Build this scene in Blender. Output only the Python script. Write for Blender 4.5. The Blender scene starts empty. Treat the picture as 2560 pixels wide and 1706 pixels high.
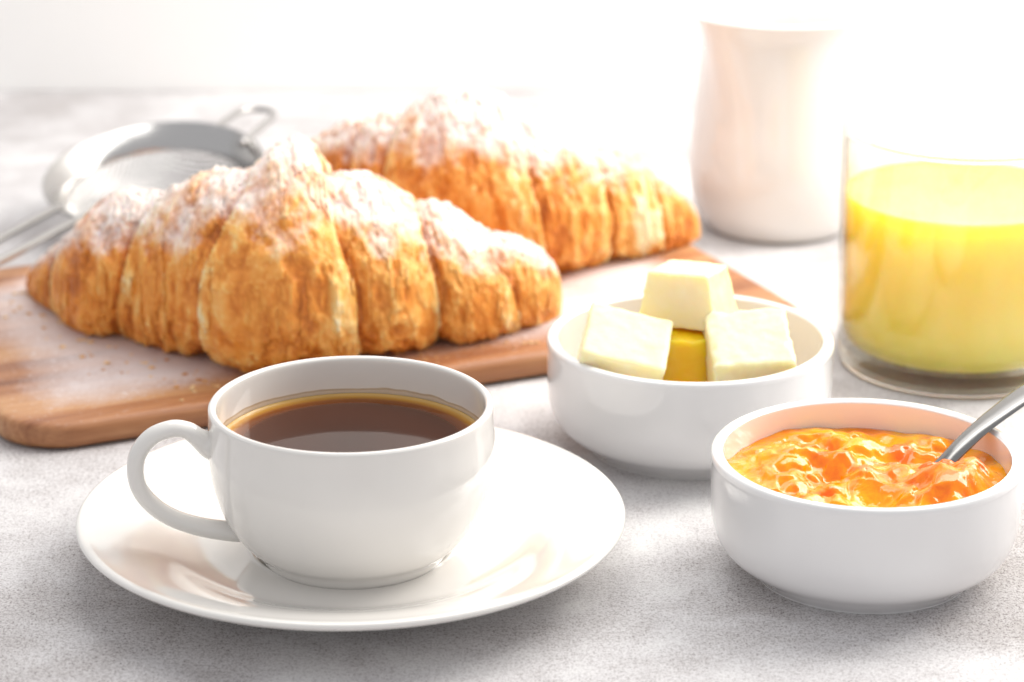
import bpy, bmesh, math, random
import numpy as np
from mathutils import Vector, Matrix, Euler
R = math.radians
S = 0.01                                   # everything below is written in centimetres
sc = bpy.context.scene
col = sc.collection
random.seed(4)

# ------------------------------------------------------------------ camera
cd = bpy.data.cameras.new('camera'); cam = bpy.data.objects.new('camera', cd); col.objects.link(cam)
cam.location = (0, 0, 37.5*S); cam.rotation_euler = (R(90-19.2), 0, 0)
cd.sensor_width = 36; cd.lens = 99.45; cd.clip_start = .02; cd.clip_end = 20
cd.dof.use_dof = True; cd.dof.focus_distance = 0.91; cd.dof.aperture_fstop = 10.5
sc.camera = cam
# ------------------------------------------------------------------ light
w = bpy.data.worlds.new('World'); sc.world = w; w.use_nodes = True
bg = w.node_tree.nodes['Background']
bg.inputs[0].default_value = (.97, .975, 1, 1); bg.inputs[1].default_value = .74
def area(name, loc, target, sx, sy, power, color):
    l = bpy.data.lights.new(name, 'AREA'); l.shape = 'RECTANGLE'; l.size = sx*S; l.size_y = sy*S
    l.energy = power; l.color = color
    o = bpy.data.objects.new(name, l); col.objects.link(o)
    o.location = Vector(loc)*S
    o.rotation_euler = (Vector(target)-Vector(loc)).to_track_quat('-Z', 'Y').to_euler()
    return o
area('window_light', (66, 134, 52), (4, 104, 2), 62, 62, 11.5, (1, .955, .89))
area('added_back_fill', (12, 143, 92), (0, 100, 2), 90, 40, 2.9, (1, .98, .95))  # added fill above and behind, out of view, brightens the back of the table
area('added_wall_fill', (28, 114, 64), (20, 149, -6), 100, 24, 3.6, (1, .98, .94))  # added fill out of view, aimed at the backdrop to whiten it
vs = sc.view_settings; vs.view_transform = 'Standard'; vs.look = 'None'; vs.exposure = 0; vs.gamma = 1
sc.render.engine = 'CYCLES'

# ------------------------------------------------------------------ helpers
def tag(o, label=None, cat=None, group=None, kind=None):
    if label: o['label'] = label
    if cat: o['category'] = cat
    if group: o['group'] = group
    if kind: o['kind'] = kind
    return o
def empty(name, loc):
    o = bpy.data.objects.new(name, None); col.objects.link(o); o.location = Vector(loc)*S
    o.empty_display_size = .01
    return o
def link(name, me, mat, parent=None, smooth=True):
    if mat is not None: me.materials.append(mat)
    if smooth and len(me.polygons): me.polygons.foreach_set('use_smooth', [True]*len(me.polygons))
    o = bpy.data.objects.new(name, me); col.objects.link(o)
    if parent is not None:
        o.parent = parent
    return o
def mesh(name, V, Fc):
    me = bpy.data.meshes.new(name)
    me.from_pydata([tuple(float(c)*S for c in v) for v in V], [], Fc); me.update()
    return me
def catmull(P, n):
    P = [np.array(p, float) for p in P]
    Q = [2*P[0]-P[1]]+P+[2*P[-1]-P[-2]]; out = []
    for i in range(1, len(Q)-2):
        for k in range(n):
            t = k/n; a, b, c, d = Q[i-1:i+3]
            out.append(.5*((2*b)+(c-a)*t+(2*a-5*b+4*c-d)*t*t+(3*b-a-3*c+d)*t**3))
    out.append(P[-1]); return np.array(out)
def lathe(name, prof, n=160, center=(0, 0), deform=None, close=False):
    """prof: list of (r, z), r=0 allowed at the ends"""
    V = []; Fc = []; rings = []
    for (r, z) in prof:
        if r < 1e-4:
            rings.append([len(V)]); V.append((center[0], center[1], z))
        else:
            ids = []
            for i in range(n):
                a = 2*math.pi*i/n; rr = r; zz = z
                if deform: rr, zz = deform(a, r, z)
                ids.append(len(V)); V.append((center[0]+rr*math.cos(a), center[1]+rr*math.sin(a), zz))
            rings.append(ids)
    pairs = list(zip(rings[:-1], rings[1:]))
    if close: pairs.append((rings[-1], rings[0]))
    for A, B in pairs:
        if len(A) == 1 and len(B) == 1: continue
        for i in range(n):
            j = (i+1) % n
            if len(A) == 1: Fc.append((A[0], B[j], B[i]))
            elif len(B) == 1: Fc.append((A[i], A[j], B[0]))
            else: Fc.append((A[i], A[j], B[j], B[i]))
    return mesh(name, V, Fc)
def tube(name, P, rad, n=16, flat=None, up=(0, 0, 1)):
    """P: points; rad: float or list; flat: (a,b) multipliers along side/up"""
    P = [Vector(p) for p in P]; V = []; Fc = []
    rr = rad if hasattr(rad, '__len__') else [rad]*len(P)
    N = len(P)
    for i, p in enumerate(P):
        t = (P[min(i+1, N-1)]-P[max(i-1, 0)]).normalized()
        s = t.cross(Vector(up)); s = s.normalized() if s.length > 1e-5 else Vector((1, 0, 0))
        u = s.cross(t)
        for k in range(n):
            a = 2*math.pi*k/n
            ru, rs = (rr[i], rr[i]) if not hasattr(rr[i], '__len__') else rr[i]
            V.append(p+s*math.cos(a)*rs+u*math.sin(a)*ru)
    for i in range(N-1):
        for k in range(n):
            j = (k+1) % n
            Fc.append((i*n+k, i*n+j, (i+1)*n+j, (i+1)*n+k))
    a = len(V); V.append(P[0]); V.append(P[-1])
    for k in range(n):
        j = (k+1) % n
        Fc.append((a, j, k)); Fc.append((a+1, (N-1)*n+k, (N-1)*n+j))
    return mesh(name, V, Fc)
# numpy value noise
def _h(i, j, k, seed):
    n = (i*374761393 + j*668265263 + k*2147483647 + seed*974634777) & 0xffffffff
    n = ((n ^ (n >> 13))*1274126177) & 0xffffffff
    n = ((n ^ (n >> 16))*2246822519) & 0xffffffff
    return ((n ^ (n >> 15)) & 0xffff)/65535.0
def vnoise(x, y, z, seed=0):
    x, y, z = np.broadcast_arrays(np.asarray(x, float), np.asarray(y, float), np.asarray(z, float))
    i = np.floor(x).astype(np.int64); j = np.floor(y).astype(np.int64); k = np.floor(z).astype(np.int64)
    fx, fy, fz = x-i, y-j, z-k
    fx = fx*fx*(3-2*fx); fy = fy*fy*(3-2*fy); fz = fz*fz*(3-2*fz)
    def L(a, b, t): return a+(b-a)*t
    c = lambda a, b, d: _h(i+a, j+b, k+d, seed)
    return L(L(L(c(0,0,0), c(1,0,0), fx), L(c(0,1,0), c(1,1,0), fx), fy),
             L(L(c(0,0,1), c(1,0,1), fx), L(c(0,1,1), c(1,1,1), fx), fy), fz)
def fbm(x, y, z, o=4, seed=0):
    s = 0; a = .5; tot = 0
    for q in range(o):
        s = s+a*vnoise(x*2**q, y*2**q, z*2**q, seed+q*17); tot += a; a *= .5
    return s/tot
def sstep(a, b, x):
    t = np.clip((x-a)/(b-a), 0, 1); return t*t*(3-2*t)

# ------------------------------------------------------------------ materials
def newmat(name):
    m = bpy.data.materials.new(name); m.use_nodes = True
    nt = m.node_tree; return m, nt, nt.nodes['Principled BSDF']
def P(b, **k):
    names = dict(col='Base Color', rough='Roughness', metal='Metallic', ior='IOR', trans='Transmission Weight',
                 sss='Subsurface Weight', sssr='Subsurface Radius', ssss='Subsurface Scale', coat='Coat Weight',
                 coatr='Coat Roughness', spec='Specular IOR Level')
    for q, v in k.items(): b.inputs[names[q]].default_value = v
def node(nt, t, **k):
    n = nt.nodes.new(t)
    for q, v in k.items(): setattr(n, q, v)
    return n
def noise(nt, vec, scale, detail=4, rough=.5, dist=0):
    n = node(nt, 'ShaderNodeTexNoise'); n.inputs['Scale'].default_value = scale
    n.inputs['Detail'].default_value = detail; n.inputs['Roughness'].default_value = rough; n.inputs['Distortion'].default_value = dist
    nt.links.new(vec, n.inputs['Vector']); return n.outputs['Fac']
def ramp(nt, fac, stops):
    r = node(nt, 'ShaderNodeValToRGB'); e = r.color_ramp.elements
    while len(e) < len(stops): e.new(.5)
    for q, (p, c) in zip(e, stops):
        q.position = p; q.color = c if len(c) == 4 else (*c, 1)
    nt.links.new(fac, r.inputs[0]); return r.outputs[0]
def math_(nt, op, a, b=None, c=None, clamp=False):
    n = node(nt, 'ShaderNodeMath', operation=op, use_clamp=clamp)
    for q, v in enumerate((a, b, c)):
        if v is None: continue
        if isinstance(v, (int, float)): n.inputs[q].default_value = v
        else: nt.links.new(v, n.inputs[q])
    return n.outputs[0]
def mix(nt, fac, a, b, bt='MIX'):
    n = node(nt, 'ShaderNodeMix', data_type='RGBA', blend_type=bt)
    for s, v in ((0, fac), (6, a), (7, b)):
        if isinstance(v, (int, float)): n.inputs[s].default_value = v
        elif isinstance(v, tuple): n.inputs[s].default_value = v if len(v) == 4 else (*v, 1)
        else: nt.links.new(v, n.inputs[s])
    return n.outputs[2]
def bump(nt, b, h, dist, strength=1):
    n = node(nt, 'ShaderNodeBump'); n.inputs['Distance'].default_value = dist; n.inputs['Strength'].default_value = strength
    nt.links.new(h, n.inputs['Height']); nt.links.new(n.outputs[0], b.inputs['Normal']); return n
def obj_co(nt): return node(nt, 'ShaderNodeTexCoord').outputs['Object']

def mat_china(name, c):
    m, nt, b = newmat(name); P(b, col=(*c, 1), rough=.10, ior=1.5, coat=.5, coatr=.05)
    co = obj_co(nt); bump(nt, b, noise(nt, co, 25, 2), .0006, .25)
    return m
M_cup = mat_china('warm_white_porcelain', (.79, .765, .73))
M_bowl = mat_china('cool_white_porcelain', (.84, .83, .825))
M_jug = mat_china('jug_porcelain', (.86, .84, .82))

def mat_table():
    m, nt, b = newmat('pale_grey_plaster'); co = obj_co(nt)
    big = noise(nt, co, 9, 5, .6, .6); mid = noise(nt, co, 38, 5, .65, .3)
    fine = noise(nt, co, 1500, 2, .7); grit = noise(nt, co, 650, 4, .8)
    v = math_(nt, 'ADD', math_(nt, 'MULTIPLY', big, .62), math_(nt, 'MULTIPLY', mid, .38))
    c = ramp(nt, v, [(.33, (.49, .46, .45)), (.44, (.60, .58, .58)), (.53, (.685, .67, .675)), (.64, (.76, .755, .75))])
    sp = ramp(nt, math_(nt, 'ADD', math_(nt, 'MULTIPLY', fine, .5), math_(nt, 'MULTIPLY', grit, .5)),
              [(.39, (.30, .27, .26)), (.47, (.75, .73, .73)), (.54, (1, 1, 1))])
    vary = math_(nt, 'MULTIPLY_ADD', math_(nt, 'SUBTRACT', .56, v), 3.5, .6, clamp=True)
    c2 = mix(nt, vary, c, sp, 'MULTIPLY')
    nt.links.new(c2, b.inputs['Base Color']); P(b, rough=.7, spec=.3)
    h = math_(nt, 'ADD', math_(nt, 'MULTIPLY', grit, .6), math_(nt, 'MULTIPLY', mid, 1.2))
    bump(nt, b, h, .0012, .5)
    return m
M_table = mat_table()
def mat_wall():
    m, nt, b = newmat('white_backdrop'); P(b, col=(.88, .875, .86, 1), rough=.9, spec=.1); co = obj_co(nt)
    nt.links.new(ramp(nt, noise(nt, co, 3, 3), [(.3, (.86, .855, .845)), (.7, (.9, .895, .88))]), b.inputs['Base Color'])
    return m
M_wall = mat_wall()

def mat_wood():
    m, nt, b = newmat('oiled_acacia'); co = obj_co(nt)
    mp = node(nt, 'ShaderNodeMapping'); mp.inputs['Scale'].default_value = (1, 9, 9)
    nt.links.new(co, mp.inputs[0]); v = mp.outputs[0]
    n1 = noise(nt, v, 6, 4, .55, .8)
    mp2 = node(nt, 'ShaderNodeMapping'); mp2.inputs['Scale'].default_value = (1, 26, 26)
    nt.links.new(co, mp2.inputs[0]); n2 = noise(nt, mp2.outputs[0], 26, 5, .7, .3)
    f = math_(nt, 'ADD', math_(nt, 'MULTIPLY', n1, .75), math_(nt, 'MULTIPLY', n2, .25))
    c = ramp(nt, f, [(.30, (.13, .045, .018)), (.42, (.28, .105, .042)), (.52, (.41, .18, .075)), (.62, (.56, .30, .14)), (.72, (.42, .19, .085))])
    # powdered sugar dusting: patches that leave the edges of the board bare
    at = node(nt, 'ShaderNodeAttribute', attribute_name='sugar').outputs['Fac']
    sn = noise(nt, co, 700, 3, .75); sm = noise(nt, co, 90, 4, .7)
    k = math_(nt, 'ADD', math_(nt, 'MULTIPLY', sn, .55), math_(nt, 'MULTIPLY', sm, .35))
    k = math_(nt, 'ADD', math_(nt, 'MULTIPLY', at, 1.2), math_(nt, 'SUBTRACT', k, .83))
    k = math_(nt, 'MULTIPLY', k, 1.6, clamp=True)
    gr = math_(nt, 'MULTIPLY', math_(nt, 'SUBTRACT', noise(nt, co, 480, 2, .5), .60), 9, clamp=True)
    k = math_(nt, 'ADD', k, math_(nt, 'MULTIPLY', gr, math_(nt, 'MULTIPLY', at, 1.1, clamp=True)), clamp=True)
    k = math_(nt, 'MULTIPLY', k, .75)
    c = mix(nt, k, c, (.80, .76, .77))
    nt.links.new(c, b.inputs['Base Color'])
    nt.links.new(math_(nt, 'MULTIPLY_ADD', k, .45, .42), b.inputs['Roughness'])
    bump(nt, b, math_(nt, 'ADD', n2, math_(nt, 'MULTIPLY', k, sn)), .0006, .5)
    return m
M_wood = mat_wood()

def mat_croissant(nm='baked_butter_pastry', ss=.3):
    m, nt, b = newmat(nm); co = obj_co(nt)
    tone = node(nt, 'ShaderNodeAttribute', attribute_name='tone').outputs['Fac']
    su = node(nt, 'ShaderNodeAttribute', attribute_name='sugar').outputs['Fac']
    uv = node(nt, 'ShaderNodeAttribute', attribute_name='UVMap').outputs['Vector']
    mp = node(nt, 'ShaderNodeMapping'); mp.inputs['Scale'].default_value = (70, 14, 1); nt.links.new(uv, mp.inputs[0])
    st = noise(nt, mp.outputs[0], 1.6, 5, .65, .6)
    bl = noise(nt, co, 170, 5, .7, .5); bl2 = noise(nt, co, 520, 4, .7)
    f = math_(nt, 'ADD', tone, math_(nt, 'MULTIPLY_ADD', st, .26, -.13))
    f = math_(nt, 'ADD', f, math_(nt, 'MULTIPLY_ADD', bl, .4, -.2), clamp=True)
    c = ramp(nt, f, [(.0, (.46, .115, .010)), (.22, (.70, .215, .022)), (.42, (.86, .33, .052)), (.62, (.94, .47, .115)),
                     (.82, (.96, .64, .25)), (1, (.96, .82, .52))])
    k = math_(nt, 'ADD', math_(nt, 'MULTIPLY', bl, .55), math_(nt, 'MULTIPLY', bl2, .45))
    k = math_(nt, 'ADD', math_(nt, 'MULTIPLY', su, 1.0), math_(nt, 'SUBTRACT', k, .88))
    k = math_(nt, 'MULTIPLY', k, 1.45, clamp=True)
    k = math_(nt, 'MULTIPLY', k, .86)
    c = mix(nt, k, c, (.86, .83, .82))
    nt.links.new(c, b.inputs['Base Color'])
    nt.links.new(math_(nt, 'MULTIPLY_ADD', k, .45, .4), b.inputs['Roughness'])
    P(b, sss=ss, sssr=(1, .4, .1), ssss=.004, spec=.45)
    h = math_(nt, 'ADD', math_(nt, 'MULTIPLY', st, .45), math_(nt, 'ADD', bl, math_(nt, 'MULTIPLY', bl2, .35)))
    bump(nt, b, h, .0016, .5)
    return m
M_cro = mat_croissant()
M_flake = mat_croissant('crust_flake', 0.0)

def mat_butter():
    m, nt, b = newmat('butter'); co = obj_co(nt)
    n = noise(nt, co, 120, 4, .6)
    nt.links.new(ramp(nt, n, [(.35, (.88, .78, .46)), (.6, (.89, .80, .52)), (.75, (.90, .83, .60))]), b.inputs['Base Color'])
    P(b, rough=.38, sss=.75, sssr=(1, .72, .22), ssss=.009)
    bump(nt, b, noise(nt, co, 260, 4, .6), .0007, .4)
    return m
M_butter = mat_butter()
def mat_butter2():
    m, nt, b = newmat('butter_painted_glow'); co = obj_co(nt)  # same butter; light bounced and passed between the cubes is painted as saturated yellow
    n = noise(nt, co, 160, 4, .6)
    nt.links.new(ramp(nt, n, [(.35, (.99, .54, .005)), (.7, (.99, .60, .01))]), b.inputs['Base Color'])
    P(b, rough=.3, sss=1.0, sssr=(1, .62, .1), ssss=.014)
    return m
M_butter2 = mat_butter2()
def mat_jam():
    m, nt, b = newmat('apricot_jam'); co = obj_co(nt)
    n = noise(nt, co, 42, 4, .55, 1.6)
    nt.links.new(ramp(nt, n, [(.32, (.80, .16, .0005)), (.44, (.90, .255, .0006)), (.54, (.95, .36, .0008)), (.68, (.97, .46, .002))]), b.inputs['Base Color'])
    P(b, rough=.03, ior=1.5, sss=.2, sssr=(1, .4, .03), ssss=.005)
    bump(nt, b, noise(nt, co, 110, 2, .5, 1.4), .0014, .35)
    return m
M_jam = mat_jam()
def mat_coffee():
    m, nt, b = newmat('black_coffee')
    at = node(nt, 'ShaderNodeAttribute', attribute_name='edge').outputs['Fac']
    c = ramp(nt, at, [(0, (.032, .008, .002)), (.80, (.06, .014, .003)), (.91, (.20, .055, .007)), (.96, (.50, .24, .035)), (1, (.66, .43, .15))])
    nt.links.new(c, b.inputs['Base Color']); P(b, rough=.05, ior=1.30)
    co = obj_co(nt); bump(nt, b, noise(nt, co, 40, 1), .0004, .2)
    return m
M_coffee = mat_coffee()
def mat_juice():
    m, nt, b = newmat('orange_juice'); co = obj_co(nt)
    n = noise(nt, co, 30, 3)
    nt.links.new(ramp(nt, n, [(.3, (.99, .69, .09)), (.7, (.99, .75, .15))]), b.inputs['Base Color'])
    P(b, rough=.14, ior=1.38, coat=.4, coatr=.1, sss=.9, sssr=(1, .66, .13), ssss=.06)
    return m
M_juice = mat_juice()
def mat_thin_glass():
    m, nt, b = newmat('thin_clear_glass'); nt.nodes.remove(b)
    out = nt.nodes['Material Output']; fr0 = node(nt, 'ShaderNodeLayerWeight')
    fr = math_(nt, 'MULTIPLY_ADD', math_(nt, 'POWER', fr0.outputs['Facing'], 4), .7, .035)
    tint = ramp(nt, fr0.outputs['Facing'], [(0, (.985, .985, .975)), (.7, (.97, .965, .94)), (1, (.62, .58, .48))])
    tr = node(nt, 'ShaderNodeBsdfTransparent'); tr.inputs[0].default_value = (.985, .985, .975, 1)
    nt.links.new(tint, tr.inputs[0]); gl = node(nt, 'ShaderNodeBsdfGlossy'); gl.inputs['Roughness'].default_value = .02
    mx = node(nt, 'ShaderNodeMixShader'); nt.links.new(fr, mx.inputs[0])
    nt.links.new(tr.outputs[0], mx.inputs[1]); nt.links.new(gl.outputs[0], mx.inputs[2]); nt.links.new(mx.outputs[0], out.inputs[0])
    return m
M_glass = mat_thin_glass()
def mat_solid_glass():
    m, nt, b = newmat('thick_clear_glass'); P(b, col=(1, 1, .99, 1), rough=.0, ior=1.48, trans=1)
    return m
M_glass2 = mat_solid_glass()
def mat_steel(name, c=.62, rough=.18, brushed=True):
    m, nt, b = newmat(name); P(b, col=(c, c*.98, c*.96, 1), rough=rough, metal=1); co = obj_co(nt)
    mp = node(nt, 'ShaderNodeMapping'); mp.inputs['Scale'].default_value = (60, 60, 400); nt.links.new(co, mp.inputs[0])
    n = noise(nt, mp.outputs[0], 6, 3)
    nt.links.new(math_(nt, 'MULTIPLY_ADD', n, .12, rough-.06), b.inputs['Roughness'])
    return m
M_steel = mat_steel('polished_steel', .50, .2)
M_spoon = mat_steel('darkened_spoon_steel', .24, .22)  # darker base colour stands in for dark reflections the bright surroundings don't give

# ------------------------------------------------------------------ setting
V = []; Fc = []
t = mesh('table_top', [(-140, -40, 0), (140, -40, 0), (140, 148.7, 0), (-140, 148.7, 0), (-140, -40, -3), (140, -40, -3), (140, 148.7, -3), (-140, 148.7, -3)],
         [(0, 1, 2, 3), (7, 6, 5, 4), (0, 4, 5, 1), (1, 5, 6, 2), (2, 6, 7, 3), (3, 7, 4, 0)])
tag(link('table_surface', t, M_table, smooth=False), 'pale grey mottled plaster table top under the breakfast', kind='structure')
t = mesh('backdrop', [(-160, 148.8, -20), (160, 148.8, -20), (160, 148.8, 75), (-160, 148.8, 75), (-160, 152, -20), (160, 152, -20), (160, 152, 75), (-160, 152, 75)],
         [(3, 2, 1, 0), (4, 5, 6, 7), (0, 1, 5, 4), (3, 7, 6, 2), (1, 2, 6, 5), (0, 4, 7, 3)])
tag(link('backdrop_wall', t, M_wall, smooth=False), 'plain white backdrop wall behind the table', kind='structure')

# ------------------------------------------------------------------ board
def make_board():
    A = np.array([-17.9, 94.6]); u = np.array([math.cos(R(24.3)), math.sin(R(24.3))]); v = np.array([-u[1], u[0]])
    L, Wd = 33.0, 19.5
    cor = [(0, 0, 2.6), (L, 0, 1.6), (L, Wd, 1.6), (0, Wd, 2.6)]
    out = []
    for (x, y, r), a0 in zip(cor, (180, 270, 0, 90)):
        cx = x + (r if x == 0 else -r); cy = y + (r if y == 0 else -r)
        for k in range(15):
            a = R(a0+90*k/14); out.append((cx+r*math.cos(a), cy+r*math.sin(a)))
    out = np.array(out); n = len(out)
    # densify straight runs
    pts = []
    for i in range(n):
        a, b = out[i], out[(i+1) % n]; d = np.linalg.norm(b-a); m = max(1, int(d/1.0))
        for k in range(m): pts.append(a+(b-a)*k/m)
    pts = np.array(pts); n = len(pts)
    nxt = np.roll(pts, -1, 0)-np.roll(pts, 1, 0); nor = np.stack([nxt[:, 1], -nxt[:, 0]], 1); nor /= np.linalg.norm(nor, axis=1)[:, None]
    prof = [(.35, .0), (.08, .1), (0, .3), (0, .72), (.06, .88), (.2, .97), (.38, 1.0)]
    V = []; Fc = []
    for (ins, z) in prof:
        q = pts-nor*ins
        wob = .03*(vnoise(q[:, 0]*.6, q[:, 1]*.6, 3.1)-.5)
        for (x, y), ww in zip(q, wob): V.append((x, y, z+ww))
    for k in range(len(prof)-1):
        for i in range(n):
            j = (i+1) % n; Fc.append((k*n+i, k*n+j, (k+1)*n+j, (k+1)*n+i))
    Fc.append(tuple(range(n))[::-1])
    me = bpy.data.meshes.new('chopping_board')
    bm = bmesh.new()
    vv = [bm.verts.new((x*S, y*S, z*S)) for x, y, z in V]
    for f in Fc: bm.faces.new([vv[i] for i in f])
    # top as a fine grid so the sugar weight can vary over it
    last = vv[(len(prof)-1)*n:]
    cx, cy = L/2, Wd/2
    prev = last; rings = 26
    base = pts-nor*.38
    for k in range(1, rings):
        s = 1-k/rings
        cur = [bm.verts.new(((cx+(x-cx)*s)*S, (cy+(y-cy)*s)*S, 1.0*S)) for x, y in base]
        for i in range(n):
            j = (i+1) % n; bm.faces.new((prev[i], prev[j], cur[j], cur[i]))
        prev = cur
    c = bm.verts.new((cx*S, cy*S, 1.0*S))
    for i in range(n): bm.faces.new((prev[i], prev[(i+1) % n], c))
    bm.to_mesh(me); bm.free()
    co = np.array([v_.co[:] for v_ in me.vertices])/S
    x, y, z = co.T
    edge = np.minimum.reduce([x, L-x, y, Wd-y])
    sug = sstep(.3, 4.2, edge)*.62+.18
    sug *= (z > .93)
    sug = sug+(fbm(x*.28, y*.28, 5.0, 3, 9)-.5)*.5*(z > .93)
    # the part just in front of the big croissant stays nearly bare
    at = me.attributes.new('sugar', 'FLOAT', 'POINT'); at.data.foreach_set('value', np.clip(sug, 0, 1).astype('f'))
    o = link('chopping_board', me, M_wood)
    o.location = (A[0]*S, A[1]*S, .0005); o.rotation_euler = (0, 0, R(24.3))
    tag(o, 'brown wooden board with rounded corners dusted with sugar under both croissants', 'chopping board')
make_board()

# ------------------------------------------------------------------ croissants
def croissant(name, st, bounds, lower, seed, sugar_bias, label, bare=None, z0=1.0, lean=0.0):
    st = np.array(st, float)
    X, Y, H = st.T
    # close the tips
    d = np.concatenate([[0], np.cumsum(np.hypot(np.diff(X), np.diff(Y)))]); Ltot = d[-1]; u0 = d/Ltot
    NU, NA = 620, 230
    # denser sampling at tips
    tt = np.linspace(0, 1, NU); uu = (1-np.cos(np.pi*tt))/2*.5+tt*.5
    ker = lambda arr: np.interp(uu, u0, arr)
    Xc, Yc, Hc = ker(X), ker(Y), ker(H)
    def smooth(a, s):
        w_ = int(s*NU); k = np.hanning(2*w_+3); k /= k.sum(); p = np.pad(a, w_+1, mode='edge'); return np.convolve(p, k, 'valid')
    Xc, Yc = smooth(Xc, .05), smooth(Yc, .05); Hs = smooth(Hc, .012)
    tipf = np.sqrt(np.clip(1-(1-np.minimum(uu, 1-uu)/.018), 0, 1)); tipf = np.minimum(tipf, 1)
    Hs = np.maximum(Hs, .6)*np.maximum(tipf, .02)
    us = .5*(bounds[len(bounds)//2-1]+bounds[len(bounds)//2])
    ang = np.linspace(0, 2*np.pi, NA, endpoint=False)          # 0 = top, pi/2 = camera side
    Ug, Ag = np.meshgrid(uu, ang, indexing='ij')
    # seams spread apart down the sides
    wob = (vnoise(Ug*5, Ag*1.1, seed*3.3)-.5)*.022 + (vnoise(Ug*14, Ag*3.1, seed*3.3+9)-.5)*.010
    tb = np.array([0]+list(bounds)+[1.]); lb = np.array([0]+list(lower)+[1.])
    Uq = np.empty_like(Ug)
    for i in range(NA):
        aa = min(ang[i], 2*np.pi-ang[i]); wq = float(sstep(-.1, 2.5, aa))
        Uq[:, i] = np.interp(Ug[:, i], tb*(1-wq)+lb*wq, tb)
    Uq = np.clip(Uq+wob*(1-np.abs(2*Ug-1)**3), 0, 1)
    HH = np.interp(Uq, uu, Hs); H0 = np.interp(Ug, uu, Hs)
    q = np.clip(HH/np.maximum(H0, .05), .78, 1.16)**.8
    # layer profile
    lay = np.zeros_like(Uq); pale = np.zeros_like(Uq); seam = np.zeros_like(Uq); lid = np.zeros_like(Uq)
    bs = [-0.02]+list(bounds)+[1.02]; mid = len(bs)//2-1
    for k in range(len(bs)-1):
        a, b = bs[k], bs[k+1]; inside = (Uq >= a) & (Uq < b)
        tt_ = (Uq-a)/(b-a)
        if k < mid: tt_ = 1-tt_                     # t=0 at the inner end (tucked under), t=1 at the outer, overlapping edge
        if k == mid:
            f = .045*np.sin(np.pi*np.clip(tt_, 0, 1))**.55+.012
            e = np.minimum(tt_, 1-tt_)
            pl = np.exp(-e*9)
        else:
            f = -.055*np.exp(-tt_*7)+.055*np.sin(np.pi*np.clip(tt_, 0, 1))**.7-.045*sstep(.93, 1.0, tt_)
            pl = np.exp(-(1-tt_)*6); 
        lay = np.where(inside, f, lay); pale = np.where(inside, pl, pale)
        seam = np.where(inside, np.exp(-tt_*14) if k != mid else 0, seam); lid = np.where(inside, k, lid)
    # inner lamination lines near each overlapping edge
    Sarc = Ug*Ltot
    # superellipse cross-section
    ca, sa = np.cos(Ag), np.sin(Ag)
    W = H0*1.12; 
    ex = np.where(ca < 0, .82, 1.0)
    cs = np.sign(sa)*np.abs(sa)**ex; cc = np.sign(ca)*np.abs(ca)**np.where(ca < 0, .72, 1.0)
    # peak a little narrower on top
    cs = cs*(1-.10*np.clip(ca, 0, 1))
    x3, a3 = Sarc, Ag
    r_mid = H0/2
    cyl = (Sarc*1.0, np.cos(Ag)*r_mid, np.sin(Ag)*r_mid)
    stri = fbm(Uq*62+lid*3.7, Ag*1.5, seed*1.7, 4, seed)                       # wraps round the pastry
    stri2 = fbm(Uq*150+lid*3.7, Ag*3.2, seed*1.7+5, 3, seed+3)
    blob = fbm(cyl[0]*1.1, cyl[1]*1.1, cyl[2]*1.1+40, 4, seed+5)
    fl = fbm(cyl[0]*2.6, cyl[1]*1.6+9, cyl[2]*1.6+40, 4, seed+8)
    crack = np.abs(fl-.5)*2; crack = 1-sstep(0, .10, crack)                   # ridged flake edges
    crack2 = 1-sstep(0, .09, np.abs(fbm(cyl[0]*5, cyl[1]*3.2, cyl[2]*3.2+4, 3, seed+11)-.5)*2)
    fine = fbm(cyl[0]*9, cyl[1]*7, cyl[2]*7, 3, seed+13)
    terr = sstep(.50, .535, fl)+sstep(.60, .63, fl)+sstep(.41, .435, fl)
    disp = ((stri-.5)*.12+(stri2-.5)*.08+(blob-.5)*.34+crack*.02+crack2*.03+(fine-.5)*.07+terr*.05-.07)
    taper = np.clip(H0/4, .18, 1)
    m = q*(1+lay*.85)*.945
    Rz = H0/2*cc*m; Ry = W/2*cs*m
    nrm_y, nrm_z = cs, cc
    Rz = Rz+disp*taper*nrm_z; Ry = Ry+disp*taper*nrm_y
    # tangent frame in plan
    tx = np.gradient(Xc); ty = np.gradient(Yc); tl = np.hypot(tx, ty); tx, ty = smooth(tx/tl, .04), smooth(ty/tl, .04)
    nx, ny = ty, -tx                                       # towards the camera
    px = Xc[:, None]+nx[:, None]*Ry*.35 ; py = Yc[:, None]+ny[:, None]*Ry
    pz = z0+H0/2*.96+Rz
    low = z0+.02+.05*fine
    pz = np.maximum(pz, low)
    V = np.stack([px, py, pz], -1).reshape(-1, 3)
    idx = np.arange(NU*NA).reshape(NU, NA)
    a = idx[:-1]; b = idx[1:]; a2 = np.roll(a, -1, 1); b2 = np.roll(b, -1, 1)
    Fq = np.stack([a, a2, b2, b], -1).reshape(-1, 4)
    me = bpy.data.meshes.new(name)
    c0 = V[:NA].mean(0); c1 = V[-NA:].mean(0)
    V = np.vstack([V, c0, c1]); n0 = NU*NA
    tri = [(n0, (i+1) % NA, i) for i in range(NA)]+[(n0+1, idx[-1][i], idx[-1][(i+1) % NA]) for i in range(NA)]
    org = np.array([Xc.mean(), Yc.mean(), z0]); V = V-org
    me.from_pydata((V*S).tolist(), [], Fq.tolist()+[tuple(int(v_) for v_ in t_) for t_ in tri]); me.update()
    nrm = np.zeros(len(V)*3, 'f'); me.vertices.foreach_get('normal', nrm); nrm = nrm.reshape(-1, 3)
    nz = nrm[:n0, 2].reshape(NU, NA)
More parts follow.
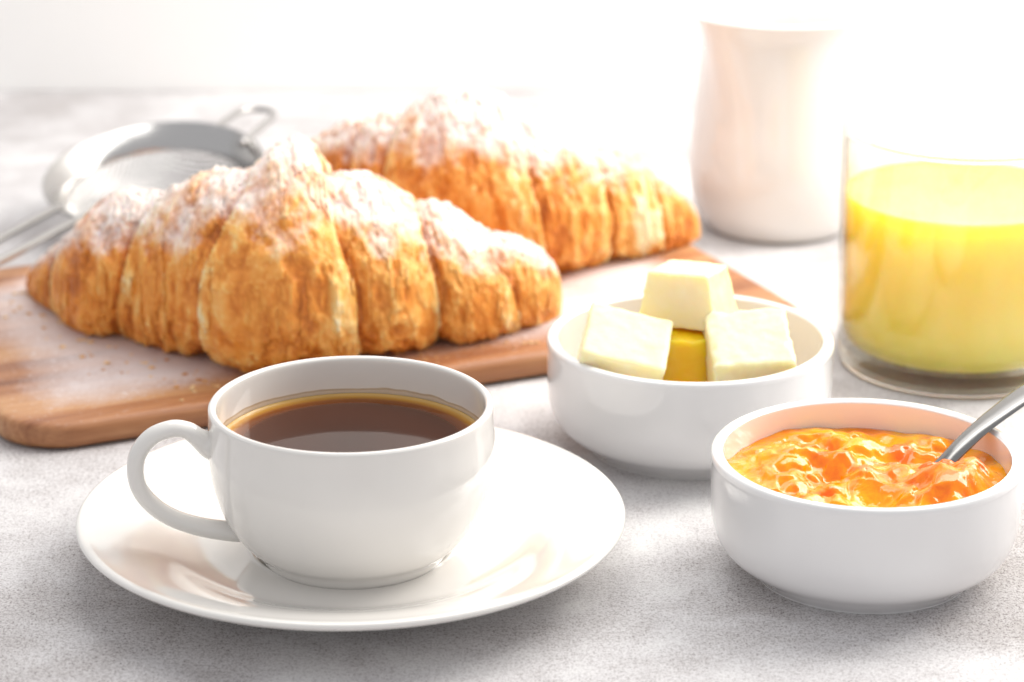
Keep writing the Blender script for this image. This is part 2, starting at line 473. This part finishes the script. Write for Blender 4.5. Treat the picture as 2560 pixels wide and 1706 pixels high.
    # normal of the undetailed form: top-facing = sugared
    form = cc
    tone = .42+(stri-.5)*.45+(stri2-.5)*.45+(blob-.5)*.3+.24*pale-.38*seam+.10*crack+.20*crack2+(fl-.5)*.2+(terr-1.3)*.05+.10*(Ug-.5)
    tone = tone-.16*sstep(-.2, -.95, form)*0-.10*(1-pale)
    if bare is not None:
        bu, ba, sr = bare
        tone = tone+.55*np.exp(-(((Ug-bu)/sr)**2+((Ag-ba)/.7)**2))
    patch = fbm(cyl[0]*.55, cyl[1]*.6, cyl[2]*.6, 3, seed+21)
    sug = sstep(.0, 1.1, form)*.78+(patch-.5)*1.3*sstep(-.3, .3, form)+.5*(nz-.45)*sstep(-.1, .5, form)-.25*seam+sugar_bias
    sug = np.clip(sug, 0, 1)*sstep(-.35, .25, form)
    for nm, arr in (('tone', tone), ('sugar', sug)):
        f = np.concatenate([np.clip(arr, 0, 1).reshape(-1), [.5, .5]]).astype('f')
        at = me.attributes.new(nm, 'FLOAT', 'POINT'); at.data.foreach_set('value', f)
    uvp = np.vstack([np.stack([Uq+lid*.37, Ag/(2*np.pi)*6], -1).reshape(-1, 2), [[0, 0], [1, 0]]])
    uvp = np.hstack([uvp, np.zeros((len(uvp), 1))])
    at = me.attributes.new('UVMap', 'FLOAT_VECTOR', 'POINT'); at.data.foreach_set('vector', uvp.astype('f').reshape(-1))
    o = link(name, me, M_cro); o.location = tuple(org*S)
    # thin lifted flakes of crust, cut out of the surface grid
    rng = np.random.RandomState(seed*7+1); FV = []; FF = []; FT = []; FS = []; FU = []
    G = V[:n0].reshape(NU, NA, 3); N3 = nrm[:n0].reshape(NU, NA, 3); SG = sug
    for _ in range(420):
        i0 = rng.randint(14, NU-40); a0 = rng.uniform(-1.5, 2.35); j0 = int(a0/(2*np.pi)*NA)
        wi = rng.randint(4, 9); hj = rng.randint(9, 30)
        lift = rng.uniform(.0, .02); curl = rng.uniform(.02, .07); side = rng.randint(0, 4); base = len(FV)
        ids = {}
        for di in range(wi+1):
            for dj in range(hj+1):
                p = di/wi*2-1; q_ = dj/hj*2-1
                rr_ = (abs(p)**2.6+abs(q_)**2.6)+1.1*(float(_h(np.int64(i0+di), np.int64(j0+dj//3), np.int64(3), seed))-.5)
                if rr_ > 1.05: continue
                i_ = i0+di; j_ = (j0+dj) % NA
                e_ = (p, -p, q_, -q_)[side]
                h_ = lift+curl*max(0, e_)**2*.7-.03*max(0, -e_)
                ids[(di, dj)] = len(FV); FV.append(G[i_, j_]+N3[i_, j_]*h_)
                FT.append(min(1, max(0, tone[i_, j_]+.0+.22*max(0, e_)))); FS.append(SG[i_, j_]); FU.append((Uq[i_, j_]+.13*_, Ag[i_, j_]/(2*np.pi)*6, 0))
        for di in range(wi):
            for dj in range(hj):
                k4 = [(di, dj), (di, dj+1), (di+1, dj+1), (di+1, dj)]
                if all(k_ in ids for k_ in k4): FF.append([ids[k_] for k_ in k4])
    fm = mesh('crust_flakes', FV, FF)
    for nm, arr in (('tone', FT), ('sugar', FS)):
        at = fm.attributes.new(nm, 'FLOAT', 'POINT'); at.data.foreach_set('value', np.array(arr, 'f'))
    at = fm.attributes.new('UVMap', 'FLOAT_VECTOR', 'POINT'); at.data.foreach_set('vector', np.array(FU, 'f').reshape(-1))
    fo = link('crust_flakes', fm, M_flake, o); fo['kind'] = 'stuff'
    sm_ = fo.modifiers.new('thick', 'SOLIDIFY'); sm_.thickness = .00022; sm_.offset = 1
    tag(o, label, 'croissant', 'croissants on the wooden board')
    return o
ST1 = [(-20.1,111.3,.5),(-19.89,111.14,.89),(-19.15,110.03,1.88),(-18.04,108.74,2.97),(-16.92,107.35,4.53),(-16.0,107.1,5.44),(-15.09,106.79,5.77),(-13.6,105.89,5.99),(-12.3,105.0,6.72),(-11.38,104.34,7.19),(-10.3,103.53,7.45),(-9.63,103.63,7.72),(-8.97,103.76,8.33),(-8.13,103.87,8.57),(-7.49,104.15,8.19),(-7.01,104.36,7.25),(-6.02,104.79,7.01),(-5.02,104.91,6.7),(-4.02,105.39,5.92),(-3.02,106.13,5.46),(-2.0,106.22,4.85),(-0.97,106.6,4.15),(0.06,107.2,3.7),(1.12,108.0,2.9),(1.75,108.6,2.0),(2.0,108.9,1.2)]
croissant('croissant', ST1, [.161, .331, .505, .607, .741, .844], [.118, .27, .425, .643, .774, .905], 3, .10,
          'front croissant nearest the coffee cup, with the tall pointed sugared middle layer')
ST2 = [(-12.4,126.2,.4),(-12.22,126.04,.53),(-10.96,123.24,2.14),(-9.63,121.4,3.43),(-8.24,119.44,4.53),(-7.12,118.39,5.47),(-5.73,117.05,6.19),(-4.58,116.25,6.48),(-3.54,115.75,7.32),(-2.51,115.44,7.75),(-1.41,115.04,7.7),(-0.3,115.01,7.35),(0.8,114.95,6.7),(1.91,115.28,6.09),(3.03,115.67,5.42),(4.18,116.4,4.7),(5.31,116.97,4.22),(6.27,117.24,3.4),(7.06,117.76,2.6),(7.87,118.4,1.6),(8.3,118.9,.8)]
croissant('croissant', ST2, [.15, .40, .475, .66, .79, .885], [.13, .40, .455, .70, .80, .905], 8, .12,
          'rear croissant between the front croissant and the white jug, out of focus', bare=(.86, 1.6, .035))

# ------------------------------------------------------------------ crumbs of pastry on the board (countless)
rc = random.Random(11); V = []; Fc = []
for _ in range(150):
    t_ = rc.random(); k = min(len(ST1)-2, int(t_*(len(ST1)-1))); x0, y0, h0 = ST1[k]
    off = h0*.55+abs(rc.gauss(0, 1.6)); x = x0+rc.uniform(-.6, .6); y = y0-off
    if (y-94.6)*math.cos(R(24.3))-(x+17.9)*math.sin(R(24.3)) < .6: continue       # off the board's front edge
    r_ = rc.uniform(.03, .11); a0 = rc.uniform(0, 6.28); b0 = len(V); n_ = 6
    for lv, (rr_, zz_) in enumerate(((.8, 0), (1.0, .45), (.5, .85))):
        for q in range(n_):
            a = a0+2*math.pi*q/n_; f = rc.uniform(.6, 1.2); V.append((x+r_*rr_*f*math.cos(a)*1.5, y+r_*rr_*f*math.sin(a), 1.055+r_*zz_*rc.uniform(.6, 1.2)))
    for lv in range(2):
        for q in range(n_): Fc.append((b0+lv*n_+q, b0+lv*n_+(q+1) % n_, b0+(lv+1)*n_+(q+1) % n_, b0+(lv+1)*n_+q))
    Fc.append(tuple(b0+2*n_+q for q in range(n_)))
m_, nt_, b_ = newmat('pastry_crumb'); P(b_, rough=.6)
nt_.links.new(ramp(nt_, noise(nt_, obj_co(nt_), 150, 2), [(.35, (.55, .22, .05)), (.6, (.88, .62, .33))]), b_.inputs['Base Color'])
tag(link('pastry_crumbs', mesh('pastry_crumbs', V, Fc), m_, smooth=False), 'tiny golden pastry crumbs scattered on the board in front of the croissant', 'crumbs', kind='stuff')

# ------------------------------------------------------------------ bowls
def bowl_profile(Rr, Hh, Rb):
    o = [(0, .35), (Rb-.5, .32), (Rb-.22, .0), (Rb, .0), (Rb+.06, .10), (Rb+.42, .42), (Rr-.42, .95), (Rr-.12, 1.6), (Rr-.02, 2.4),
         (Rr, Hh-.45), (Rr+.015, Hh-.2), (Rr-.02, Hh-.06), (Rr-.12, Hh), (Rr-.25, Hh), (Rr-.36, Hh-.07), (Rr-.40, Hh-.22), (Rr-.42, 2.4), (Rr-.52, 1.7),
         (Rr-.95, 1.05), (Rr-1.6, .75), (Rb-1.5, .62), (0, .6)]
    sm = [o[0], o[1], o[2], o[3]]
    c = catmull(o[3:21], 5); sm += [tuple(p) for p in c[1:]]
    return sm+[o[-1]]
BJ = (11.45, 85.0); BB = (6.43, 96.4)
o = link('round_bowl', lathe('round_bowl', bowl_profile(5.02, 4.15, 3.55), 192), M_bowl)
o.location = (BJ[0]*S, BJ[1]*S, 0); tag(o, 'round white porcelain bowl at the front right holding orange jam', 'bowl', 'white porcelain bowls')
o = link('round_bowl', lathe('round_bowl', bowl_profile(5.17, 4.15, 3.65), 192), M_bowl)
o.location = (BB[0]*S, BB[1]*S, 0); tag(o, 'round white porcelain bowl holding the butter cubes, behind the saucer', 'bowl', 'white porcelain bowls')

# jam
def make_jam():
    NR, NA = 130, 360; Rm = 4.62
    V = [(0, 0, 0)]; r = np.linspace(0, 1, NR+1)[1:]; a = np.linspace(0, 2*np.pi, NA, endpoint=False)
    Rg, Ag = np.meshgrid(r*Rm, a, indexing='ij'); x = Rg*np.cos(Ag); y = Rg*np.sin(Ag)
    def height(x, y):
        lump = fbm(x*.62+3, y*.62+7, 1.3, 2, 5)
        n = fbm(x*.85+20, y*.85+8, 4.0, 2, 31)
        rid = 1-np.abs(2*fbm(x*.62+1, y*.62+4, 2.0, 2, 77)-1)
        n3 = sstep(.35, .65, fbm(x*1.9+5, y*1.9+2, 7.0, 2, 63))
        n2 = fbm(x*3.6, y*3.6, .5, 2, 52)
        z = 3.38+(lump-.5)*1.5+(n-.5)*.8+(rid-.8)*.3+(n3-.5)*.16+(n2-.5)*.04
        # mound round the spoon, mound at the back left, dip in the middle
        z += .62*np.exp(-((x-2.0)**2+(y+1.5)**2)/1.8)+.28*np.exp(-((x+1.5)**2+(y-1.6)**2)/5)-.15*np.exp(-((x-.2)**2+(y-.2)**2)/2)
        e = sstep(3.4, 4.6, np.hypot(x, y)); z = z*(1-e)+(3.25+(n-.5)*.4)*e
        return z
    z = height(x, y)
    V = np.vstack([[[0, 0, float(height(np.array([0.]), np.array([0.]))[0])]], np.stack([x, y, z], -1).reshape(-1, 3)])
    Fc = [(0, 1+i, 1+(i+1) % NA) for i in range(NA)]
    for k in range(NR-1):
        for i in range(NA):
            j = (i+1) % NA; Fc.append((1+k*NA+i, 1+(k+1)*NA+i, 1+(k+1)*NA+j, 1+k*NA+j))
    # closed underside following the bowl
    n = len(V); rim = [1+(NR-1)*NA+i for i in range(NA)]
    lows = [(4.35, 1.6), (3.9, 1.1), (2.0, .72)]; prev = rim; VV = V.tolist()
    for (rr, zz) in lows:
        cur = []
        for i in range(NA):
            cur.append(len(VV)); VV.append([rr*math.cos(a[i]), rr*math.sin(a[i]), zz])
        for i in range(NA):
            j = (i+1) % NA; Fc.append((prev[i], cur[i], cur[j], prev[j]))
        prev = cur
    Fc.append(tuple(prev[::-1]))
    o = link('orange_jam', mesh('orange_jam', VV, Fc), M_jam)
    o.location = (BJ[0]*S, BJ[1]*S, 0)
    tag(o, 'glossy lumpy orange jam filling the front right bowl around a spoon', 'jam')
    return height
jam_h = make_jam()

# spoon: bowl buried in the jam, handle rising over the right rim
def make_spoon():
    c = catmull([(-.9, -1.6, 1.6), (.2, -.8, 1.65), (1.2, -.1, 2.1), (2.1, .5, 2.85), (2.95, 1.05, 3.6), (3.75, 1.65, 4.15), (4.6, 2.25, 4.6), (6.0, 3.2, 5.2), (10.0, 5.8, 6.7), (13.5, 8.0, 7.8)], 10)
    s = np.linspace(0, 1, len(c))
    wd = np.interp(s, [0, .06, .16, .26, .34, .44, .55, .7, .85, .97, 1], [.25, 1.1, 1.45, 1.0, .44, .36, .38, .45, .55, .6, .3])
    th = np.interp(s, [0, .1, .3, .45, .6, 1], [.10, .10, .14, .15, .12, .10])
    me = tube('teaspoon', c, [(float(t_), float(w_)) for t_, w_ in zip(th, wd)], 24)
    o = link('teaspoon', me, M_spoon); o.location = (BJ[0]*S, BJ[1]*S, 0)
    tag(o, 'steel teaspoon stuck in the orange jam, leaning over the bowl rim', 'spoon')
make_spoon()

# ------------------------------------------------------------------ butter
def butter(name, size, loc, rot, mat, label, seed, rough=.05, tap=0.0):
    n = 26; bm = bmesh.new()
    bmesh.ops.create_cube(bm, size=1)
    bmesh.ops.subdivide_edges(bm, edges=bm.edges[:], cuts=n, use_grid_fill=True)
    bm.verts.ensure_lookup_table()
    co = np.array([v.co[:] for v in bm.verts]); 
    q = co*2; m = np.abs(q); p = 22.0
    nr = (m[:, 0]**p+m[:, 1]**p+m[:, 2]**p)**(1/p); q = q/np.maximum(nr, 1e-6)[:, None]
    c2 = q*.5*np.array(size)
    d = (fbm(c2[:, 0]*1.3+seed, c2[:, 1]*1.3, c2[:, 2]*1.3+seed, 3, seed)-.5)*.08+(fbm(c2[:, 0]*5+seed, c2[:, 1]*5, c2[:, 2]*5, 3, seed+4)-.5)*rough*2
    c2 = c2*np.stack([1-tap*(c2[:, 2]/size[2]+.5), 1-.6*tap*(c2[:, 2]/size[2]+.5), np.ones(len(c2))], 1)
    ed = np.sort(m, 1)[:, 1]; eg = sstep(.80, .97, ed)
    d = d+eg*(fbm(c2[:, 0]*3.2, c2[:, 1]*3.2+seed, c2[:, 2]*3.2, 3, seed+9)-.42)*rough*6
    c2 = c2+q*d[:, None]
    for v, cc in zip(bm.verts, c2): v.co = tuple(cc*S)
    me = bpy.data.meshes.new(name); bm.to_mesh(me); bm.free()
    o = link(name, me, mat); o.location = Vector(loc)*S; o.rotation_euler = [R(a) for a in rot]
    tag(o, label, 'butter', 'butter pieces in the bowl')
    return o
butter('butter_cube', (3.0, 2.6, 2.9), (3.85, 94.8, 3.65), (27, 13, -4), M_butter, 'pale butter cube tilted to the right, at the left side of the bowl', 2, .014)
butter('butter_cube', (2.9, 2.7, 2.9), (8.4, 94.9, 3.55), (27, -3, 4), M_butter, 'butter cube with ragged crumbly edge, at the right side of the bowl', 6, .035)
butter('butter_cube', (3.1, 2.5, 2.0), (6.35, 97.0, 5.5), (-4, -3, -24), M_butter, 'topmost butter cube resting on the other butter cubes', 9, .012, .26)
butter('butter_cube', (3.2, 2.8, 3.2), (6.15, 96.3, 2.9), (2, 0, 3), M_butter2, 'butter piece in the gap below the topmost cube, light glow painted deep yellow', 13, .04)
butter('butter_crumb', (1.0, .7, .6), (6.5, 93.9, 2.1), (20, 10, 30), M_butter2, 'small butter crumb in the gap between the two front cubes, glow painted deep yellow', 17, .08)

# ------------------------------------------------------------------ saucer and cup
SC = (-5.22, 85.35)
sp = [(0, .30), (2.6, .30), (2.9, .0), (3.2, .0), (3.3, .22), (5.0, .50), (7.2, 1.12), (8.6, 1.62), (8.86, 1.76), (8.93, 1.86), (8.86, 1.95), (8.70, 1.96), (8.4, 1.88),
      (7.4, 1.62), (6.5, 1.32), (5.6, .94), (4.9, .76), (4.1, .72), (3.5, .73), (3.34, .78), (3.2, .73), (3.08, .64), (1.6, .62), (0, .62)]
prof = sp[:5]+[tuple(p) for p in catmull(sp[5:], 6)]
o = link('saucer', lathe('saucer', prof, 256), M_cup); o.location = (SC[0]*S, SC[1]*S, 0)
tag(o, 'wide white porcelain saucer under the coffee cup', 'saucer')
CC = (-5.15, 84.75)
cup = empty('coffee_cup', (CC[0], CC[1], .66))
def rel(o, root): o.matrix_parent_inverse = Matrix.Identity(4); o.location = (0, 0, -root.location.z); return o
cp = [(0, .95), (2.5, .95), (2.75, .68), (2.98, .67), (3.06, .85), (3.2, 1.08), (3.64, 1.48), (4.08, 2.12), (4.38, 2.9), (4.56, 3.7), (4.61, 4.5), (4.57, 5.3), (4.56, 5.78),
      (4.52, 5.88), (4.44, 5.92), (4.34, 5.89), (4.29, 5.78), (4.29, 5.4), (4.31, 4.5), (4.24, 3.7), (4.08, 2.9), (3.75, 2.2), (3.1, 1.55), (2.2, 1.25), (0, 1.15)]
prof = cp[:4]+[tuple(p) for p in catmull(cp[4:], 6)]
rel(link('cup_body', lathe('cup_body', prof, 256), M_cup, cup), cup)
# handle in a vertical plane, turned a little to the camera
ph = R(12); hp = [(4.44, 4.84), (4.66, 4.90), (4.92, 5.10), (5.24, 5.36), (5.72, 5.46), (6.35, 5.26), (6.78, 4.78), (6.93, 4.2), (6.82, 3.5), (6.4, 2.88), (5.78, 2.40), (4.96, 2.04), (4.1, 1.82), (3.6, 1.75)]
hc = catmull(hp, 8); s = np.linspace(0, 1, len(hc))
hw = np.interp(s, [0, .05, .10, .17, .25, .5, .8, 1], [.62, .50, .38, .31, .28, .28, .29, .34]); hd = np.interp(s, [0, .1, .25, .8, 1], [.5, .37, .34, .36, .42])
P3 = [(-math.cos(ph)*r_, -math.sin(ph)*r_, z_) for r_, z_ in hc]
V = []; Fc = []; nseg = 20; side = Vector((math.sin(ph), -math.cos(ph), 0))
for i, p in enumerate(P3):
    t_ = (Vector(P3[min(i+1, len(P3)-1)])-Vector(P3[max(i-1, 0)])).normalized(); u_ = side.cross(t_)
    for k in range(nseg):
        a = 2*math.pi*k/nseg; V.append(Vector(p)+side*math.cos(a)*hd[i]+u_*math.sin(a)*hw[i]*(1.0))
for i in range(len(P3)-1):
    for k in range(nseg):
        j = (k+1) % nseg; Fc.append((i*nseg+k, (i+1)*nseg+k, (i+1)*nseg+j, i*nseg+j))
rel(link('handle', mesh('handle', V, Fc), M_cup, cup), cup)
tag(cup, 'white porcelain cup of black coffee standing on the saucer, handle to the left', 'cup')
# dried coffee tide mark on the cup wall
def stain():
    m, nt, b = newmat('dried_coffee_film'); nt.nodes.remove(b); out = nt.nodes['Material Output']
    d = node(nt, 'ShaderNodeBsdfPrincipled'); d.inputs['Base Color'].default_value = (.55, .33, .10, 1); d.inputs['Roughness'].default_value = .2
    tr = node(nt, 'ShaderNodeBsdfTransparent'); mx = node(nt, 'ShaderNodeMixShader')
    at = node(nt, 'ShaderNodeAttribute', attribute_name='film').outputs['Fac']
    nt.links.new(at, mx.inputs[0]); nt.links.new(tr.outputs[0], mx.inputs[1]); nt.links.new(d.outputs[0], mx.inputs[2]); nt.links.new(mx.outputs[0], out.inputs[0])
    n = 256; V = []; Fc = []; F_ = []; lv = 10
    for k in range(lv):
        for i in range(n):
            a = 2*math.pi*i/n; top = .20+.10*float(vnoise(math.cos(a)*4, math.sin(a)*4, .3))+.06*float(vnoise(math.cos(a)*14, math.sin(a)*14, 2.3))
            z = 4.57+top*k/(lv-1); r_ = 4.300
            V.append((r_*math.cos(a), r_*math.sin(a), z)); q = k/(lv-1)
            F_.append([.8, .55, .45, .35, .30, .25, .25, .42, .5, .0][k])
    for k in range(lv-1):
        for i in range(n):
            j = (i+1) % n; Fc.append((k*n+i, (k+1)*n+i, (k+1)*n+j, k*n+j))
    me = mesh('coffee_stain', V, Fc); at = me.attributes.new('film', 'FLOAT', 'POINT'); at.data.foreach_set('value', F_)
    rel(link('coffee_stain', me, m, cup), cup)
stain()
def coffee():
    zc = 4.56; rr = [0, .5, 1, 1.5, 2, 2.5, 3, 3.4, 3.7, 3.9, 4.0, 4.08, 4.15, 4.2, 4.24, 4.27, 4.295]
    zz = [zc]*12+[zc+.004, zc+.012, zc+.03, zc+.055, zc+.09]
    prof = list(zip(rr, zz)); n = 192; me = lathe('coffee', prof+[(4.28, 4.3), (0, 4.3)], n)
    e = []
    for v in me.vertices: e.append(min(1, math.hypot(v.co.x, v.co.y)/S/4.295))
    at = me.attributes.new('edge', 'FLOAT', 'POINT'); at.data.foreach_set('value', e)
    o = link('black_coffee', me, M_coffee); o.location = (CC[0]*S, CC[1]*S, 0)
    tag(o, 'dark black coffee with an amber edge filling the white cup', 'coffee')
coffee()

# ------------------------------------------------------------------ glass of juice
GC = (17.45, 105.3)
gl = empty('juice_glass', (GC[0], GC[1], 0))
gp = [(4.60, .95), (4.66, 2.5), (4.69, 5), (4.72, 7.5), (4.725, 9.2), (4.72, 9.335), (4.60, 9.335), (4.59, 9.2), (4.55, 7.5), (4.50, 5), (4.46, 2.5), (4.44, .97)]
link('glass_wall', lathe('glass_wall', gp, 192, close=True), M_glass, gl)
gb = [(0, .06), (3.9, .05), (4.2, 0), (4.4, .03), (4.52, .15), (4.58, .35), (4.60, .945), (4.43, .96), (4.2, .90), (3.5, .86), (0, .84)]
link('glass_base', lathe('glass_base', gb, 192), M_glass, gl)
rt = [(4.36+.17*math.cos(R(q*30)), .20+.17*math.sin(R(q*30))) for q in range(12)]
link('base_edge', lathe('base_edge', rt, 192, close=True), M_glass2, gl)
rt = [(4.655+.10*math.cos(R(q*30)), 9.44+.10*math.sin(R(q*30))) for q in range(12)]
link('rim', lathe('rim', rt, 192, close=True), M_glass2, gl)
tag(gl, 'clear glass tumbler of orange juice at the right edge of the photo', 'glass')
jp = [(0, .88), (3.5, .90), (4.15, .95), (4.36, 1.15), (4.43, 1.6), (4.45, 2.5), (4.49, 5), (4.53, 6.95), (4.52, 6.98), (4.44, 6.93), (4.3, 6.9), (0, 6.9)]
o = link('orange_juice', lathe('orange_juice', jp, 160), M_juice); o.location = (GC[0]*S, GC[1]*S, 0)
tag(o, 'cloudy yellow orange juice filling most of the glass tumbler', 'juice')

# ------------------------------------------------------------------ jug
JC = (12.1, 123.9)
def jdef(a, r, z):
    da = (a-R(226)+math.pi) % (2*math.pi)-math.pi
    k = max(0, min(1, (z-5.0)/5.3)); k = k*k*(3-2*k)
    sp_ = math.exp(-(da/.36)**2)
    return r+1.1*k*sp_, z+.25*k*sp_
jp = [(0, .25), (2.5, .22), (2.8, 0), (3.1, 0), (3.3, .2), (3.75, .95), (4.02, 2.0), (4.1, 3.0), (4.02, 4.2), (3.85, 5.6), (3.72, 7.0), (3.68, 8.2), (3.76, 9.2), (4.0, 9.9), (4.04, 10.03), (3.96, 10.1), (3.84, 10.03),
      (3.5, 9.2), (3.42, 8.2), (3.46, 7), (3.58, 5.6), (3.75, 4.2), (3.8, 3), (3.7, 2), (3.2, .9), (2.6, .6), (0, .5)]
prof = jp[:4]+[tuple(p) for p in catmull(jp[4:], 5)]
o = link('milk_jug', lathe('milk_jug', prof, 192, deform=jdef), M_jug); o.location = (JC[0]*S, JC[1]*S, 0)
tag(o, 'tall white porcelain milk jug with pouring lip, blurred behind the juice', 'jug')

# ------------------------------------------------------------------ sieve
sv = empty('tea_strainer', (-16.2, 123.5, 2.6))
az = math.atan2(.93, .36)
sv.rotation_euler = Euler((0, R(-12), az), 'XYZ')          # local +X points to the hook, raised
flp = [(5.0, .10), (5.08, 0), (5.0, -.08), (4.7, -.25), (4.35, -.62), (4.15, -.95), (4.10, -.98), (4.06, -.94), (4.25, -.58), (4.65, -.15), (4.9, .06)]
link('rim', lathe('rim', [tuple(p) for p in catmull(flp+[flp[0]], 4)][:-1], 160, close=True), M_steel, sv)
def wire_dome():
    Rm, dep, n = 4.1, 2.1, 46; V = []; Fc = []
    g = np.linspace(-Rm, Rm, n)
    # woven wires as thin flat ribbons in both directions
    wd = .046
    def zz(x, y):
        r = min(1, math.hypot(x, y)/Rm); return -.95-dep*(1-r*r)**.75 if r < 1 else -.95
    for d in (0, 1):
        for q in g[1:-1]:
            hl = math.sqrt(max(0, Rm*Rm-q*q)); m = max(4, int(hl*4)); prev = None
            for k in range(m+1):
                t_ = -hl+2*hl*k/m; ids = []
                for off, dz in ((-wd, 0), (0, wd), (wd, 0), (0, -wd)):
                    x, y = (t_, q+off) if d == 0 else (q+off, t_)
                    xx, yy = (t_, q) if d == 0 else (q, t_)
                    ids.append(len(V)); V.append((x, y, zz(xx, yy)+dz))
                if prev:
                    for e in range(4): Fc.append((prev[e], ids[e], ids[(e+1) % 4], prev[(e+1) % 4]))
                prev = ids
    return mesh('wire_mesh', V, Fc)
o = link('wire_mesh', wire_dome(), M_steel, sv); o['kind'] = 'stuff'
Msv = (Matrix.Translation(Vector((-16.2, 123.5, 2.6))) @ sv.rotation_euler.to_matrix().to_4x4()).inverted()
def loc(pts): return [tuple(Msv @ Vector(p)) for p in pts]
for pts in ([(-20.05, 121.0, 1.78), (-20.5, 119.5, 1.8), (-21.8, 115.3, 1.95), (-25.2, 104.0, 2.3)],
            [(-18.3, 120.3, 1.72), (-18.9, 118.8, 1.8), (-21.25, 112.1, 2.0), (-25.0, 101.5, 2.4)]):
    link('handle_rod', tube('handle_rod', [tuple(p) for p in catmull(loc(pts), 8)], .19, 14), M_steel, sv)
hk = catmull(loc([(-13.95, 127.6, 3.45), (-13.5, 128.7, 3.55), (-13.0, 130.3, 3.6), (-12.35, 130.9, 3.6), (-11.5, 130.6, 3.6), (-11.25, 129.6, 3.6), (-11.6, 127.8, 3.6), (-12.4, 125.4, 3.4)]), 8)
link('rest_hook', tube('rest_hook', hk, .17, 14), M_steel, sv)
tag(sv, 'round stainless steel strainer lying behind the front croissant on the left', 'strainer')
